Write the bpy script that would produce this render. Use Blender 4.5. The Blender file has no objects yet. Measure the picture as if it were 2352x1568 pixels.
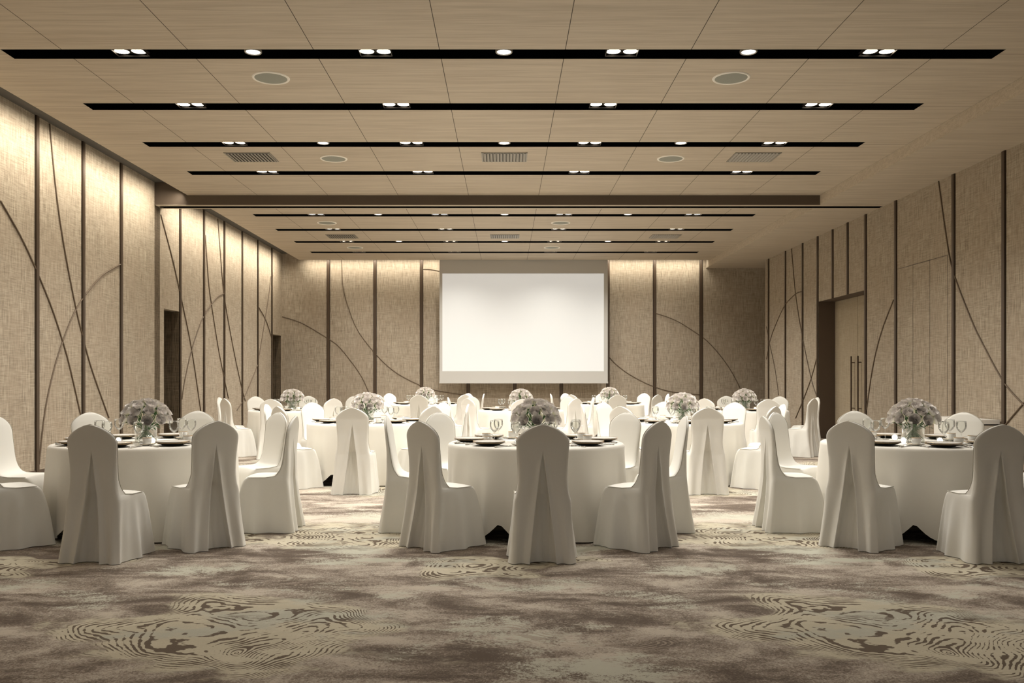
import bpy, math, random
from mathutils import Vector, Matrix, noise

# ------------------------------------------------------------------ camera, world, exposure
S = bpy.context.scene
COL = S.collection
H = 1.3                       # eye height in metres; the room is measured in eye heights
FPX = 2035.0                  # focal length in pixels of the 2352 px wide frame
VX, VY = 1160.5, 871.0        # vanishing point
PI = math.pi
cam_d = bpy.data.cameras.new('camera')
cam_d.sensor_width = 36.0
cam_d.lens = FPX / 2352 * 36
cam_d.shift_x = (1176 - VX) / 2352
cam_d.shift_y = (VY - 784) / 2352
cam_d.clip_end = 200
cam = bpy.data.objects.new('camera', cam_d)
COL.objects.link(cam)
cam.location = (0, 0, H)
cam.rotation_euler = (PI / 2, 0, 0)
S.camera = cam

world = bpy.data.worlds.new('world')
S.world = world
world.use_nodes = True
WORLD_STR = 0.27
bg = world.node_tree.nodes['Background']
bg.inputs[0].default_value = (1.0, 0.985, 0.95, 1)
bg.inputs[1].default_value = WORLD_STR

S.view_settings.view_transform = 'Standard'
S.view_settings.look = 'None'
S.view_settings.exposure = 0.0
S.view_settings.gamma = 1.0
S.view_settings.use_curve_mapping = False
S.cycles.max_bounces = 6
S.cycles.diffuse_bounces = 4
S.cycles.transparent_max_bounces = 16
S.cycles.caustics_reflective = False
S.cycles.caustics_refractive = False
S.cycles.sample_clamp_indirect = 4

TWIN_W = 272.0      # watts of one twin downlight
SINGLE_W = 90.0
SPOT_ANGLE = math.radians(140)
COVE_W = 14.0       # watts per metre of cove strip
WARM = (1.0, 0.965, 0.90)
NEUT = (1.0, 0.985, 0.96)

# ------------------------------------------------------------------ node helpers
def new_mat(name):
    m = bpy.data.materials.new(name)
    m.use_nodes = True
    nt = m.node_tree
    for n in list(nt.nodes):
        nt.nodes.remove(n)
    return m, nt

class NB:
    """small node builder"""
    def __init__(self, name):
        self.m, self.nt = new_mat(name)
        self.out = self.nt.nodes.new('ShaderNodeOutputMaterial')
    def n(self, t, **kw):
        nd = self.nt.nodes.new(t)
        for k, v in kw.items():
            setattr(nd, k, v)
        return nd
    def put(self, sock, v):
        if v is None:
            return
        if isinstance(v, (int, float)):
            sock.default_value = v
        elif isinstance(v, (tuple, list)):
            if len(v) == 3 and len(sock.default_value) == 4:
                v = tuple(v) + (1,)
            sock.default_value = v
        else:
            self.nt.links.new(v, sock)
    def math(self, op, a, b=None, c=None, clamp=False):
        nd = self.n('ShaderNodeMath', operation=op)
        nd.use_clamp = clamp
        self.put(nd.inputs[0], a); self.put(nd.inputs[1], b); self.put(nd.inputs[2], c)
        return nd.outputs[0]
    def coord(self):
        return self.n('ShaderNodeTexCoord').outputs['Object']
    def sep(self, v):
        s = self.n('ShaderNodeSeparateXYZ'); self.put(s.inputs[0], v)
        return s.outputs[0], s.outputs[1], s.outputs[2]
    def comb(self, x, y, z):
        s = self.n('ShaderNodeCombineXYZ')
        self.put(s.inputs[0], x); self.put(s.inputs[1], y); self.put(s.inputs[2], z)
        return s.outputs[0]
    def noise(self, vec, scale=1, detail=2, rough=0.5, dist=0):
        s = self.n('ShaderNodeTexNoise')
        self.put(s.inputs['Vector'], vec); self.put(s.inputs['Scale'], scale)
        self.put(s.inputs['Detail'], detail); self.put(s.inputs['Roughness'], rough)
        self.put(s.inputs['Distortion'], dist)
        return s.outputs[0]
    def ramp(self, f, a, b):
        """0..1 smooth step of f between a and b"""
        s = self.n('ShaderNodeMapRange', interpolation_type='SMOOTHSTEP')
        self.put(s.inputs[0], f); self.put(s.inputs[1], a); self.put(s.inputs[2], b)
        return s.outputs[0]
    def mix(self, f, a, b):
        s = self.n('ShaderNodeMix', data_type='RGBA')
        self.put(s.inputs[0], f); self.put(s.inputs[6], a); self.put(s.inputs[7], b)
        return s.outputs[2]
    def bsdf(self, col, rough=0.6, metal=0.0, bump=None, bstr=0.3, bdist=0.01, spec=None, sheen=None, em=None, emc=None):
        p = self.n('ShaderNodeBsdfPrincipled')
        self.put(p.inputs['Base Color'], col); self.put(p.inputs['Roughness'], rough)
        self.put(p.inputs['Metallic'], metal)
        if spec is not None: self.put(p.inputs['Specular IOR Level'], spec)
        if sheen is not None: self.put(p.inputs['Sheen Weight'], sheen)
        if em is not None:
            self.put(p.inputs['Emission Strength'], em); self.put(p.inputs['Emission Color'], emc or (1, 1, 1))
        if bump is not None:
            b = self.n('ShaderNodeBump'); self.put(b.inputs['Height'], bump)
            self.put(b.inputs['Strength'], bstr); self.put(b.inputs['Distance'], bdist)
            self.nt.links.new(b.outputs[0], p.inputs['Normal'])
        self.nt.links.new(p.outputs[0], self.out.inputs[0])
        return p

def simple(name, col, rough=0.5, metal=0.0, var=0.05, scale=40, spec=None, em=None, emc=None):
    b = NB(name)
    n = b.noise(b.coord(), scale, 2)
    lo = tuple(c * (1 - var) for c in col); hi = tuple(min(1, c * (1 + var)) for c in col)
    b.bsdf(b.mix(n, lo, hi), rough, metal, spec=spec, em=em, emc=emc)
    return b.m

def linen(name, dark, light, tint):
    b = NB(name)
    x, y, z = b.sep(b.coord())
    u = b.math('ADD', x, y)
    v1 = b.noise(b.comb(b.math('MULTIPLY', u, 140), b.math('MULTIPLY', z, 5), 0), 1, 2, 0.6)
    v2 = b.noise(b.comb(b.math('MULTIPLY', u, 5), b.math('MULTIPLY', z, 150), 3.3), 1, 2, 0.6)
    v3 = b.noise(b.comb(b.math('MULTIPLY', u, 40), b.math('MULTIPLY', z, 1.6), 7), 1, 2, 0.6)
    big = b.noise(b.comb(b.math('MULTIPLY', u, 2.2), b.math('MULTIPLY', z, 1.2), 9), 1, 2)
    t = b.math('ADD', b.math('MULTIPLY', v1, 0.45), b.math('MULTIPLY', v2, 0.33))
    t = b.math('ADD', t, b.math('MULTIPLY', v3, 0.22))
    f = b.ramp(t, 0.37, 0.63)
    c = b.mix(f, dark, light)
    c = b.mix(b.math('MULTIPLY', b.ramp(big, 0.35, 0.7), 0.35), c, tint)
    b.bsdf(c, 0.85, bump=t, bstr=0.5, bdist=0.006, spec=0.2)
    return b.m

M = {}
M['linen'] = linen('linen wall panel', (0.215, 0.176, 0.130), (0.475, 0.408, 0.318), (0.345, 0.278, 0.208))
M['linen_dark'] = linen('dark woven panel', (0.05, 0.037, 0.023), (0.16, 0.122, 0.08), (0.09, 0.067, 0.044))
M['linen_door'] = linen('light woven door', (0.27, 0.22, 0.15), (0.40, 0.335, 0.24), (0.35, 0.285, 0.20))
M['bronze'] = simple('dark bronze trim', (0.085, 0.058, 0.038), 0.38, 0.35)
M['groove'] = simple('groove shadow metal', (0.012, 0.008, 0.006), 0.5, 0.2)
M['cord'] = simple('wall moulding cord', (0.125, 0.088, 0.056), 0.6)
M['brown'] = simple('brown painted panel', (0.088, 0.060, 0.039), 0.7)
M['header'] = simple('taupe painted header', (0.088, 0.064, 0.045), 0.7)
M['black'] = simple('black slot lining', (0.0022, 0.0022, 0.0022), 0.9, spec=0.0)
M['cove'] = simple('grey cove lid', (0.085, 0.078, 0.068), 0.9)
M['vent'] = simple('grey vent metal', (0.30, 0.28, 0.24), 0.45, 0.2)
M['vent_in'] = simple('vent dark inside', (0.02, 0.02, 0.02), 0.8)
M['white_ring'] = simple('white speaker ring', (0.85, 0.82, 0.75), 0.5)
M['mesh_grey'] = simple('grey speaker mesh', (0.27, 0.275, 0.235), 0.7, var=0.2, scale=300)
M['white_board'] = simple('white lacquer', (0.80, 0.78, 0.73), 0.4)
M['lamp_warm'] = simple('warm lamp lens', (1, 1, 1), 0.4, em=14.0, emc=(1.0, 0.86, 0.66))
M['lamp_cool'] = simple('white lamp lens', (1, 1, 1), 0.4, em=8.0, emc=(1.0, 0.97, 0.92))
M['cove_lamp'] = simple('cove lamp tape', (1, 1, 1), 0.4, em=3.0, emc=(1.0, 0.88, 0.68))
M['candle_glow'] = simple('lit frosted votive', (1, 0.97, 0.9), 0.5, em=9.0, emc=(1.0, 0.95, 0.84))
M['steel'] = simple('polished steel', (0.62, 0.60, 0.56), 0.22, 1.0)
M['gold'] = simple('gold rim', (0.62, 0.42, 0.20), 0.3, 0.9)
M['china'] = simple('white china', (0.84, 0.82, 0.77), 0.18)
M['black_china'] = simple('black glazed charger', (0.006, 0.006, 0.006), 0.2)
M['stem'] = simple('rose stem green', (0.045, 0.115, 0.028), 0.55, var=0.35)
M['table_wood'] = simple('table plywood', (0.22, 0.15, 0.09), 0.6)
M['coffee'] = simple('dark cup inside', (0.25, 0.17, 0.10), 0.5)

def fabric(name, col, s1=260):
    b = NB(name)
    co = b.coord()
    n = b.noise(co, s1, 2, 0.6)
    n2 = b.noise(co, 6, 2)
    lo = tuple(c * 0.95 for c in col)
    c = b.mix(b.math('MULTIPLY', b.math('ADD', n, n2), 0.5), lo, col)
    b.bsdf(c, 0.8, bump=n, bstr=0.25, bdist=0.0015, spec=0.25, sheen=0.15)
    return b.m
M['cover'] = fabric('cream chair cover', (0.81, 0.79, 0.73))
M['cloth'] = fabric('cream tablecloth', (0.80, 0.765, 0.69))
M['piping'] = simple('grey piping', (0.50, 0.47, 0.40), 0.7)

def petal(name, c1, c2):
    b = NB(name)
    n = b.noise(b.coord(), 45, 2)
    p = b.bsdf(b.mix(n, c1, c2), 0.55, spec=0.3)
    p.inputs['Subsurface Weight'].default_value = 0.0
    return b.m
M['petal'] = petal('lilac white petal', (0.76, 0.69, 0.66), (0.90, 0.87, 0.81))
M['petal_out'] = petal('cream green petal', (0.76, 0.74, 0.54), (0.84, 0.81, 0.68))

def glass(name, tint=(0.97, 0.98, 0.97), gl=0.9):
    b = NB(name)
    t = b.n('ShaderNodeBsdfTransparent'); b.put(t.inputs[0], tint)
    g = b.n('ShaderNodeBsdfGlossy'); b.put(g.inputs['Roughness'], 0.03); b.put(g.inputs[0], (1, 1, 1))
    f = b.n('ShaderNodeFresnel'); b.put(f.inputs[0], 1.45)
    mx = b.n('ShaderNodeMixShader')
    b.put(mx.inputs[0], b.math('MULTIPLY', f.outputs[0], gl)); b.put(mx.inputs[1], t.outputs[0]); b.put(mx.inputs[2], g.outputs[0])
    b.nt.links.new(mx.outputs[0], b.out.inputs[0])
    return b.m
M['glass'] = glass('clear stemware glass', (0.985, 0.988, 0.98), 0.75)
M['vase_glass'] = glass('clear vase glass', (0.99, 0.993, 0.988), 0.35)

def ceiling_mat(name, seams):
    b = NB(name)
    x, y, z = b.sep(b.coord())
    g1 = b.noise(b.comb(b.math('MULTIPLY', x, 1.6), b.math('MULTIPLY', y, 75), b.math('MULTIPLY', z, 75)), 1, 3, 0.6)
    g2 = b.noise(b.comb(b.math('MULTIPLY', x, 0.6), b.math('MULTIPLY', y, 11), b.math('MULTIPLY', z, 30)), 1, 3, 0.65, 0.4)
    t = b.math('ADD', b.math('MULTIPLY', g1, 0.5), b.math('MULTIPLY', g2, 0.5))
    c = b.mix(b.ramp(t, 0.36, 0.64), (0.425, 0.360, 0.278), (0.545, 0.474, 0.375))
    if seams:
        # joints between the veneer boards
        W0, WX, Y0, WY = -4.437 * H, 0.981 * H, 7.0 * H, 1.3468 * H
        def line(v, o, w, hw):
            q = b.math('DIVIDE', b.math('SUBTRACT', v, o), w)
            fr = b.math('ABSOLUTE', b.math('SUBTRACT', q, b.math('ROUND', q)))
            return b.math('LESS_THAN', fr, hw / w)
        lx = line(x, W0, WX, 0.0038)
        back = b.math('GREATER_THAN', y, 12.9 * H)
        yo = b.math('SUBTRACT', y, b.math('MULTIPLY', back, (13.876 - 7.0 - 5 * 1.3468) * H))
        ly = line(yo, Y0, WY, 0.0038)
        f = b.math('MAXIMUM', lx, ly)
        c = b.mix(f, c, (0.05, 0.035, 0.02))
    b.bsdf(c, 0.62, bump=t, bstr=0.15, bdist=0.002, spec=0.3)
    return b.m
M['ceiling'] = ceiling_mat('oak veneer ceiling boards', True)
M['bulkhead'] = ceiling_mat('oak veneer bulkhead', False)

def carpet():
    b = NB('cloud pattern carpet')
    x, y, z = b.sep(b.coord())
    P = 2.605 * H
    Q = 2.25 * H
    R = P / (2 * PI)
    ang = b.math('MULTIPLY', x, 2 * PI / P)
    vx = b.math('MULTIPLY', b.math('COSINE', ang), R)
    vy = b.math('MULTIPLY', b.math('SINE', ang), R)
    cyl = b.comb(vx, vy, y)
    def sc(v, s):
        n = b.n('ShaderNodeVectorMath', operation='SCALE'); b.put(n.inputs[0], v); b.put(n.inputs['Scale'], s)
        return n.outputs[0]
    def off(v, o):
        n = b.n('ShaderNodeVectorMath', operation='ADD'); b.put(n.inputs[0], v); b.put(n.inputs[1], o)
        return n.outputs[0]
    stretch = b.comb(vx, vy, b.math('MULTIPLY', y, 1.9))
    cloud = b.noise(off(stretch, (3.1, 0.4, 1.2)), 1.5, 9, 0.64, 0.45)
    speck = b.noise(b.comb(x, y, 0), 85, 3, 0.8)
    speck2 = b.noise(b.comb(x, y, 4), 38, 3, 0.75)
    grain = b.math('MULTIPLY', b.math('SUBTRACT', speck, 0.5), 0.42)
    grain2 = b.math('MULTIPLY', b.math('SUBTRACT', speck2, 0.5), 0.22)
    cl = b.math('ADD', b.math('ADD', cloud, grain), grain2)
    dark = (0.125, 0.096, 0.074)
    mid = (0.25, 0.203, 0.163)
    lite = (0.52, 0.455, 0.375)
    pale = (0.51, 0.495, 0.405)
    cream = (0.58, 0.525, 0.395)
    c = b.mix(b.ramp(cl, 0.36, 0.54), dark, mid)
    c = b.mix(b.ramp(cl, 0.46, 0.64), c, lite)
    sage = b.noise(off(stretch, (9, 5, 2)), 1.1, 4, 0.6)
    c = b.mix(b.math('MULTIPLY', b.ramp(b.math('ADD', sage, grain2), 0.53, 0.62), b.ramp(cl, 0.45, 0.55)), c, pale)
    # contour islands: two motifs repeated with the carpet's repeat
    warp = b.noise(off(cyl, (1.7, 8.0, 3)), 1.2, 1.5, 0.5)
    warp2 = b.noise(off(cyl, (6.0, 2.0, 8)), 1.1, 1.5, 0.5)
    wig = b.math('MULTIPLY', b.math('SUBTRACT', b.noise(off(cyl, (2, 3, 5)), 7.0, 2, 0.6), 0.5), 0.11)
    edge_n = b.math('MULTIPLY', b.math('SUBTRACT', b.noise(off(stretch, (4, 1, 6)), 2.6, 4, 0.65), 0.5), 1.5)
    wx = b.math('ADD', x, b.math('MULTIPLY', b.math('SUBTRACT', warp, 0.5), 2.2))
    wy = b.math('ADD', y, b.math('MULTIPLY', b.math('SUBTRACT', warp2, 0.5), 1.7))
    def motif(cx, cy, rx, ry, c_in):
        def wrap(v, c0, per):
            q = b.math('DIVIDE', b.math('SUBTRACT', v, c0), per)
            return b.math('MULTIPLY', b.math('SUBTRACT', q, b.math('ROUND', q)), per)
        dx = b.math('DIVIDE', wrap(wx, cx * H, P), rx * H)
        dy = b.math('DIVIDE', wrap(wy, cy * H, Q), ry * H)
        d = b.math('SQRT', b.math('ADD', b.math('MULTIPLY', dx, dx), b.math('MULTIPLY', dy, dy)))
        dd = b.math('ADD', b.math('ADD', d, b.math('MULTIPLY', grain2, 0.4)), edge_n)
        inside = b.ramp(dd, 1.15, 0.85)
        rings = b.math('SINE', b.math('MULTIPLY', b.math('ADD', b.math('ADD', d, wig), b.math('MULTIPLY', warp, 0.8)), 155 * max(rx, ry)))
        brk = b.noise(off(stretch, (cx * 3, cy, 4.4)), 4.0, 4, 0.7)
        thr = b.math('ADD', b.math('MULTIPLY', b.math('SUBTRACT', brk, 0.5), 8.0), 0.38)
        ln = b.ramp(b.math('ADD', b.math('SUBTRACT', rings, thr), b.math('MULTIPLY', grain, 1.2)), 0.15, 0.5)
        return inside, ln
    c0 = c
    for cx, cy, rx, ry, a in ((-1.02, 3.47, 0.62, 0.42, 0.8), (0.10, 4.72, 0.38, 0.20, 0.75),
                              (0.35, 3.35, 0.30, 0.20, 0.0), (-0.35, 4.35, 0.34, 0.17, 0.0), (-1.0, 4.25, 0.3, 0.16, 0.0)):
        ins, ln = motif(cx, cy, rx, ry, a)
        if a:
            base = b.mix(b.ramp(sage, 0.47, 0.56), cream, pale)
            c = b.mix(b.math('MULTIPLY', ins, a), c, base)
            c = b.mix(b.math('MULTIPLY', b.math('MULTIPLY', ins, ln), 0.92), c, (0.105, 0.074, 0.052))
        else:
            c = b.mix(b.math('MULTIPLY', b.math('MULTIPLY', ins, ln), 0.75), c, (0.36, 0.30, 0.24))
    b.bsdf(c, 0.95, bump=speck, bstr=0.5, bdist=0.006, spec=0.1)
    return b.m
M['carpet'] = carpet()

# ------------------------------------------------------------------ mesh helpers
class MB:
    def __init__(self):
        self.v = []; self.f = []; self.mi = []
    def add(self, vs, fs, mi=0):
        o = len(self.v)
        self.v += [tuple(p) for p in vs]
        self.f += [tuple(i + o for i in f) for f in fs]
        self.mi += [mi] * len(fs)
    def box(self, x0, x1, y0, y1, z0, z1, mi=0):
        self.add([(x0, y0, z0), (x1, y0, z0), (x1, y1, z0), (x0, y1, z0), (x0, y0, z1), (x1, y0, z1), (x1, y1, z1), (x0, y1, z1)],
                 [(0, 3, 2, 1), (4, 5, 6, 7), (0, 1, 5, 4), (1, 2, 6, 5), (2, 3, 7, 6), (3, 0, 4, 7)], mi)
    def lathe(self, prof, n=24, c=(0, 0, 0), mi=0, cap0=True, cap1=False):
        vs = []; fs = []
        for r, z in prof:
            for k in range(n):
                a = 2 * PI * k / n
                vs.append((c[0] + r * math.cos(a), c[1] + r * math.sin(a), c[2] + z))
        for i in range(len(prof) - 1):
            for k in range(n):
                k2 = (k + 1) % n
                fs.append((i * n + k, i * n + k2, (i + 1) * n + k2, (i + 1) * n + k))
        if cap0: fs.append(tuple(range(n - 1, -1, -1)))
        if cap1: fs.append(tuple((len(prof) - 1) * n + k for k in range(n)))
        self.add(vs, fs, mi)
    def tube(self, pts, r, n=6, mi=0, closed=False):
        pts = [Vector(p) for p in pts]
        N = len(pts); vs = []; fs = []
        up = Vector((0.0123, 0.017, 1)).normalized()
        prev = None
        for i, p in enumerate(pts):
            a = pts[(i - 1) % N] if (closed or i) else p
            c = pts[(i + 1) % N] if (closed or i < N - 1) else p
            t = (c - a)
            t = t.normalized() if t.length > 1e-9 else Vector((0, 0, 1))
            if prev is None:
                u = t.cross(up)
                if u.length < 1e-3: u = t.cross(Vector((1, 0, 0)))
            else:
                u = prev - t * prev.dot(t)
            u.normalize(); prev = u
            w = t.cross(u)
            rr = r[i] if isinstance(r, (list, tuple)) else r
            for k in range(n):
                an = 2 * PI * k / n
                vs.append(p + u * (math.cos(an) * rr) + w * (math.sin(an) * rr))
        for i in range(N if closed else N - 1):
            j = (i + 1) % N
            for k in range(n):
                k2 = (k + 1) % n
                fs.append((i * n + k, i * n + k2, j * n + k2, j * n + k))
        if not closed:
            fs.append(tuple(range(n - 1, -1, -1))); fs.append(tuple((N - 1) * n + k for k in range(n)))
        self.add(vs, fs, mi)
    def mesh(self, name, mats, smooth=False):
        me = bpy.data.meshes.new(name)
        me.from_pydata(self.v, [], self.f)
        for m in (mats if isinstance(mats, (list, tuple)) else [mats]):
            me.materials.append(m)
        me.polygons.foreach_set('material_index', self.mi)
        if smooth:
            me.polygons.foreach_set('use_smooth', [True] * len(self.f))
        me.update()
        return me
    def build(self, name, mats, parent=None, smooth=False):
        return link(name, self.mesh(name, mats, smooth), parent)

def link(name, me, parent=None, loc=None):
    o = bpy.data.objects.new(name, me)
    COL.objects.link(o)
    if parent is not None: o.parent = parent
    if loc is not None: o.location = loc
    return o

def tag(o, label, cat, group=None):
    o['label'] = label; o['category'] = cat
    if group: o['group'] = group
    return o
def empty(name, loc=(0, 0, 0), rz=0):
    o = bpy.data.objects.new(name, None)
    COL.objects.link(o); o.location = loc; o.rotation_euler = (0, 0, rz)
    o.empty_display_size = 0.1
    return o
def struct(o):
    o['kind'] = 'structure'
    return o
def copy_tree(o, parent=None):
    c = o.copy(); COL.objects.link(c)
    if parent is not None: c.parent = parent
    for ch in list(o.children):
        copy_tree(ch, c)
    return c
used = set()
def place(proto, loc, rz, label, cat, group):
    if proto.name in used:
        r = copy_tree(proto)
    else:
        r = proto; used.add(proto.name)
    r.location = loc; r.rotation_euler = (0, 0, rz)
    tag(r, label, cat, group)
    return r
def smooth_angle(me, deg=40):
    me.polygons.foreach_set('use_smooth', [True] * len(me.polygons))
    me.set_sharp_from_angle(angle=math.radians(deg))

def interp(tab, x):
    if x <= tab[0][0]: return tab[0][1]
    for (a, va), (b_, vb) in zip(tab, tab[1:]):
        if x <= b_:
            return va + (vb - va) * (x - a) / (b_ - a)
    return tab[-1][1]

# ------------------------------------------------------------------ room dimensions (metres)
XL, XR = -4.893 * H, 5.32 * H            # side walls
YF, YB = -2.5 * H, 19.39 * H             # open end behind the camera, back wall
CE = H * (1 + 2.568)                     # ceiling
LID = H * (1 + 2.75)                     # lid of the cove
BK = H * (1 + 2.433)                     # underside of bulkhead and header
CXL, CXR = -4.437 * H, 4.39 * H          # ceiling field
CYB = 19.05 * H
P0, P1 = 12.36 * H, 12.62 * H            # header of the folding partition
STRIPS = [4.306, 5.653, 7.0, 8.348, 9.692, 11.039, 13.876, 15.222, 16.572, 17.917]
SX0, SX1 = -3.934 * H, 3.90 * H

# floor
m = MB(); m.box(XL - 1.2, 6.4 * H, YF, YB + 0.4, -0.1, 0)
struct(m.build('floor', M['carpet']))

# ceiling: veneer boards with cut-outs for the black light slots
m = MB()
hw = 0.103 * H
ys = [YF]
for s in STRIPS: ys += [s * H - hw, s * H + hw]
ys += [CYB]
for i in range(len(ys) - 1):
    a, c = ys[i], ys[i + 1]
    if i % 2:      # slot row
        m.box(CXL, SX0, a, c, CE, CE + 0.05); m.box(SX1, CXR, a, c, CE, CE + 0.05)
    elif a < P0 < c:
        m.box(CXL, CXR, a, P0, CE, CE + 0.05); m.box(CXL, CXR, P1, c, CE, CE + 0.05)
    else:
        m.box(CXL, CXR, a, c, CE, CE + 0.05)
struct(m.build('ceiling', M['ceiling']))
# lid above the cove on the left and along the back wall, and over the whole field
m = MB(); m.box(XL - 0.1, XR + 0.1, YF, YB + 0.1, LID, LID + 0.06)
struct(m.build('ceiling_cove_lid', M['cove']))
# lowered bulkhead along the right
m = MB(); m.box(CXR, 6.35 * H, YF, YB, BK, LID - 0.01)
struct(m.build('ceiling_bulkhead', M['bulkhead']))
# header of the folding partition, with its black track
m = MB()
m.box(XL, CXR, P0, 12.44 * H, BK, LID - 0.005); m.box(XL, CXR, 12.56 * H, P1, BK, LID - 0.005)
m.box(XL, CXR, 12.44 * H, 12.56 * H, BK + 0.06, LID - 0.005)
hd = struct(m.build('beam_header', M['header']))
m = MB()
zt = BK - 0.004
m.box(XL + 0.07, XR - 0.02, 12.44 * H, 12.56 * H, zt, zt + 0.004)
tk = struct(m.build('trim_1', M['black'])); tk['label'] = 'black partition track'
m = MB()
m.box(XL + 0.02, XR - 0.005, 12.36 * H, 12.435 * H, BK - 0.006, BK - 0.0005)
m.box(XL + 0.02, XR - 0.005, 12.565 * H, P1, BK - 0.006, BK - 0.0005)
struct(m.build('trim_2', M['bulkhead']))

# ------------------------------------------------------------------ walls
T = 0.14
def zz(r): return H * (1 + r)
m = MB()
for a, c, z0 in ((YF, 12.36, 0), (12.556, 12.70, 0), (12.70, 13.30, zz(1.017)), (13.30, 18.63, 0), (18.63, 19.33, zz(0.952)), (19.33, 19.39, 0)):
    a = a if a == YF else a * H
    m.box(XL - T, XL, a, c * H, z0, LID)
m.box(XL - T, XL, 12.36 * H, 12.556 * H, BK, LID)
struct(m.build('wall_left', M['linen']))
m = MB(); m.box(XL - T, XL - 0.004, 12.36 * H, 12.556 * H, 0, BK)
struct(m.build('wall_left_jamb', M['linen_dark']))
def recess_left(n, y0, y1, top):
    m = MB(); d = 0.62
    m.box(XL - d, XL - T + 0.001, y1, y1 + 0.05, 0, top + 0.05)          # far jamb
    m.box(XL - T, XL - 0.003, y1 - 0.012, y1 + 0.002, 0, top)
    m.box(XL - d, XL - T + 0.001, y0 - 0.05, y0, 0, top + 0.05)
    m.box(XL - d, XL - T + 0.001, y0, y1, top, top + 0.05)
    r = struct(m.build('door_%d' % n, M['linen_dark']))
    m = MB(); m.box(XL - d - 0.05, XL - d, y0 - 0.05, y1 + 0.05, 0, top + 0.05)
    m.build('door_leaf', M['brown'], r)
    m = MB(); m.tube([(XL - d + 0.05, y1 - 0.12, 0.95), (XL - d + 0.05, y1 - 0.12, 1.25)], 0.012)
    m.box(XL - d - 0.01, XL - d + 0.05, y1 - 0.128, y1 - 0.112, 0.98, 0.996); m.box(XL - d - 0.01, XL - d + 0.05, y1 - 0.128, y1 - 0.112, 1.2, 1.216)
    m.build('door_handle', M['bronze'], r)
recess_left(1, 12.70 * H, 13.30 * H, zz(1.017))
recess_left(2, 18.63 * H, 19.33 * H, zz(0.952))
# back wall
m = MB(); m.box(XL - T, 6.35 * H, YB, YB + T, 0, LID)
struct(m.build('wall_back', M['linen']))
# right wall with the tall door niche
DT = zz(1.32)
m = MB()
for a, c, z0 in ((YF, 13.11, 0), (13.11, 15.04, DT), (15.04, 18.14, 0)):
    a = a if a == YF else a * H
    m.box(XR, XR + T, a, c * H, z0, BK)
struct(m.build('wall_right', M['linen']))
m = MB(); m.box(6.3 * H, 6.3 * H + 0.1, 18.14 * H, YB, 0, BK); m.box(XR + T, 6.3 * H, 18.14 * H - 0.1, 18.14 * H, 0, BK)
struct(m.build('wall_right_alcove', M['linen']))
XD = 5.598 * H
m = MB()
m.box(XR + 0.002, XD + 0.1, 15.04 * H - 0.006, 15.04 * H + 0.06, 0, DT + 0.05)
m.box(XR + 0.002, XD + 0.1, 13.11 * H - 0.06, 13.11 * H, 0, DT + 0.05)
m.box(XR + 0.002, XD + 0.1, 13.11 * H, 15.04 * H, DT - 0.004, DT + 0.05)
d3 = struct(m.build('door_3', M['brown']))
for k, (a, c) in enumerate(((13.11, 14.063), (14.073, 15.04))):
    m = MB(); m.box(XD, XD + 0.05, a * H, c * H, 0.005, DT - 0.005)
    m.build('door_leaf', M['linen_door'], d3)
for yy in (13.93, 14.20):
    m = MB(); m.tube([(XD - 0.07, yy * H, 0.55), (XD - 0.07, yy * H, 1.78)], 0.017, 8)
    for z in (0.7, 1.65): m.tube([(XD - 0.07, yy * H, z), (XD + 0.01, yy * H, z)], 0.011, 6)
    m.build('door_handle', M['bronze'], d3)
# flush service door in the right wall: only its joints show
m = MB()
t_ = zz(1.493)
for yy in (10.66, 11.10, 11.56): m.box(XR - 0.0025, XR + 0.01, yy * H - 0.004, yy * H + 0.004, 0, t_)
m.box(XR - 0.0025, XR + 0.01, 10.65 * H, 12.03 * H, t_ - 0.004, t_ + 0.006)
struct(m.build('door_4', M['bronze']))
# baseboards
m = MB(); m.box(XR - 0.012, XR, YF, 13.11 * H, 0, 0.09); m.box(XR - 0.012, XR, 15.04 * H, 18.14 * H, 0, 0.09)
struct(m.build('baseboard_right', M['brown']))
m = MB(); m.box(XL, XL + 0.012, YF, 12.36 * H, 0, 0.07); m.box(XL, XL + 0.012, 13.30 * H, 18.63 * H, 0, 0.07)
struct(m.build('baseboard_left', M['brown']))
m = MB(); m.box(XL, 6.3 * H, YB - 0.012, YB, 0, 0.09)
struct(m.build('baseboard_back', M['brown']))

# vertical bronze channels on the walls
TRN = [3]
def vtrim(wall, p, z0, z1):
    m = MB(); w = 0.047
    def bx(o0, o1, a, c, mi):
        if wall == 'L': m.box(XL + o0, XL + o1, a, c, z0, z1, mi)
        elif wall == 'R': m.box(XR - o1, XR - o0, a, c, z0, z1, mi)
        else: m.box(a, c, YB - o1, YB - o0, z0, z1, mi)
    bx(0, 0.010, p - w, p + w, 1)
    bx(0, 0.022, p - w * 0.72, p + w * 0.72, 0)
    bx(0, 0.016, p - w * 1.0, p - w * 0.9, 0); bx(0, 0.016, p + w * 0.9, p + w * 1.0, 0)
    struct(m.build('trim_%d' % TRN[0], [M['bronze'], M['groove']])); TRN[0] += 1
for d in (8.235, 9.25, 10.265, 11.28, 13.33, 14.38, 15.42, 16.47, 17.51, 18.56):
    vtrim('L', d * H, 0, LID)
for d in (8.40, 9.446, 10.505, 12.06, 13.07, 13.76, 14.39, 15.08, 15.84, 16.81, 17.88):
    vtrim('R', d * H, DT if 13.5 < d < 14.8 else 0, BK)
for k in range(9):
    vtrim('B', (-3.87 + 1.0195 * k) * H, 0, LID if k < 8 else LID)

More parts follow.
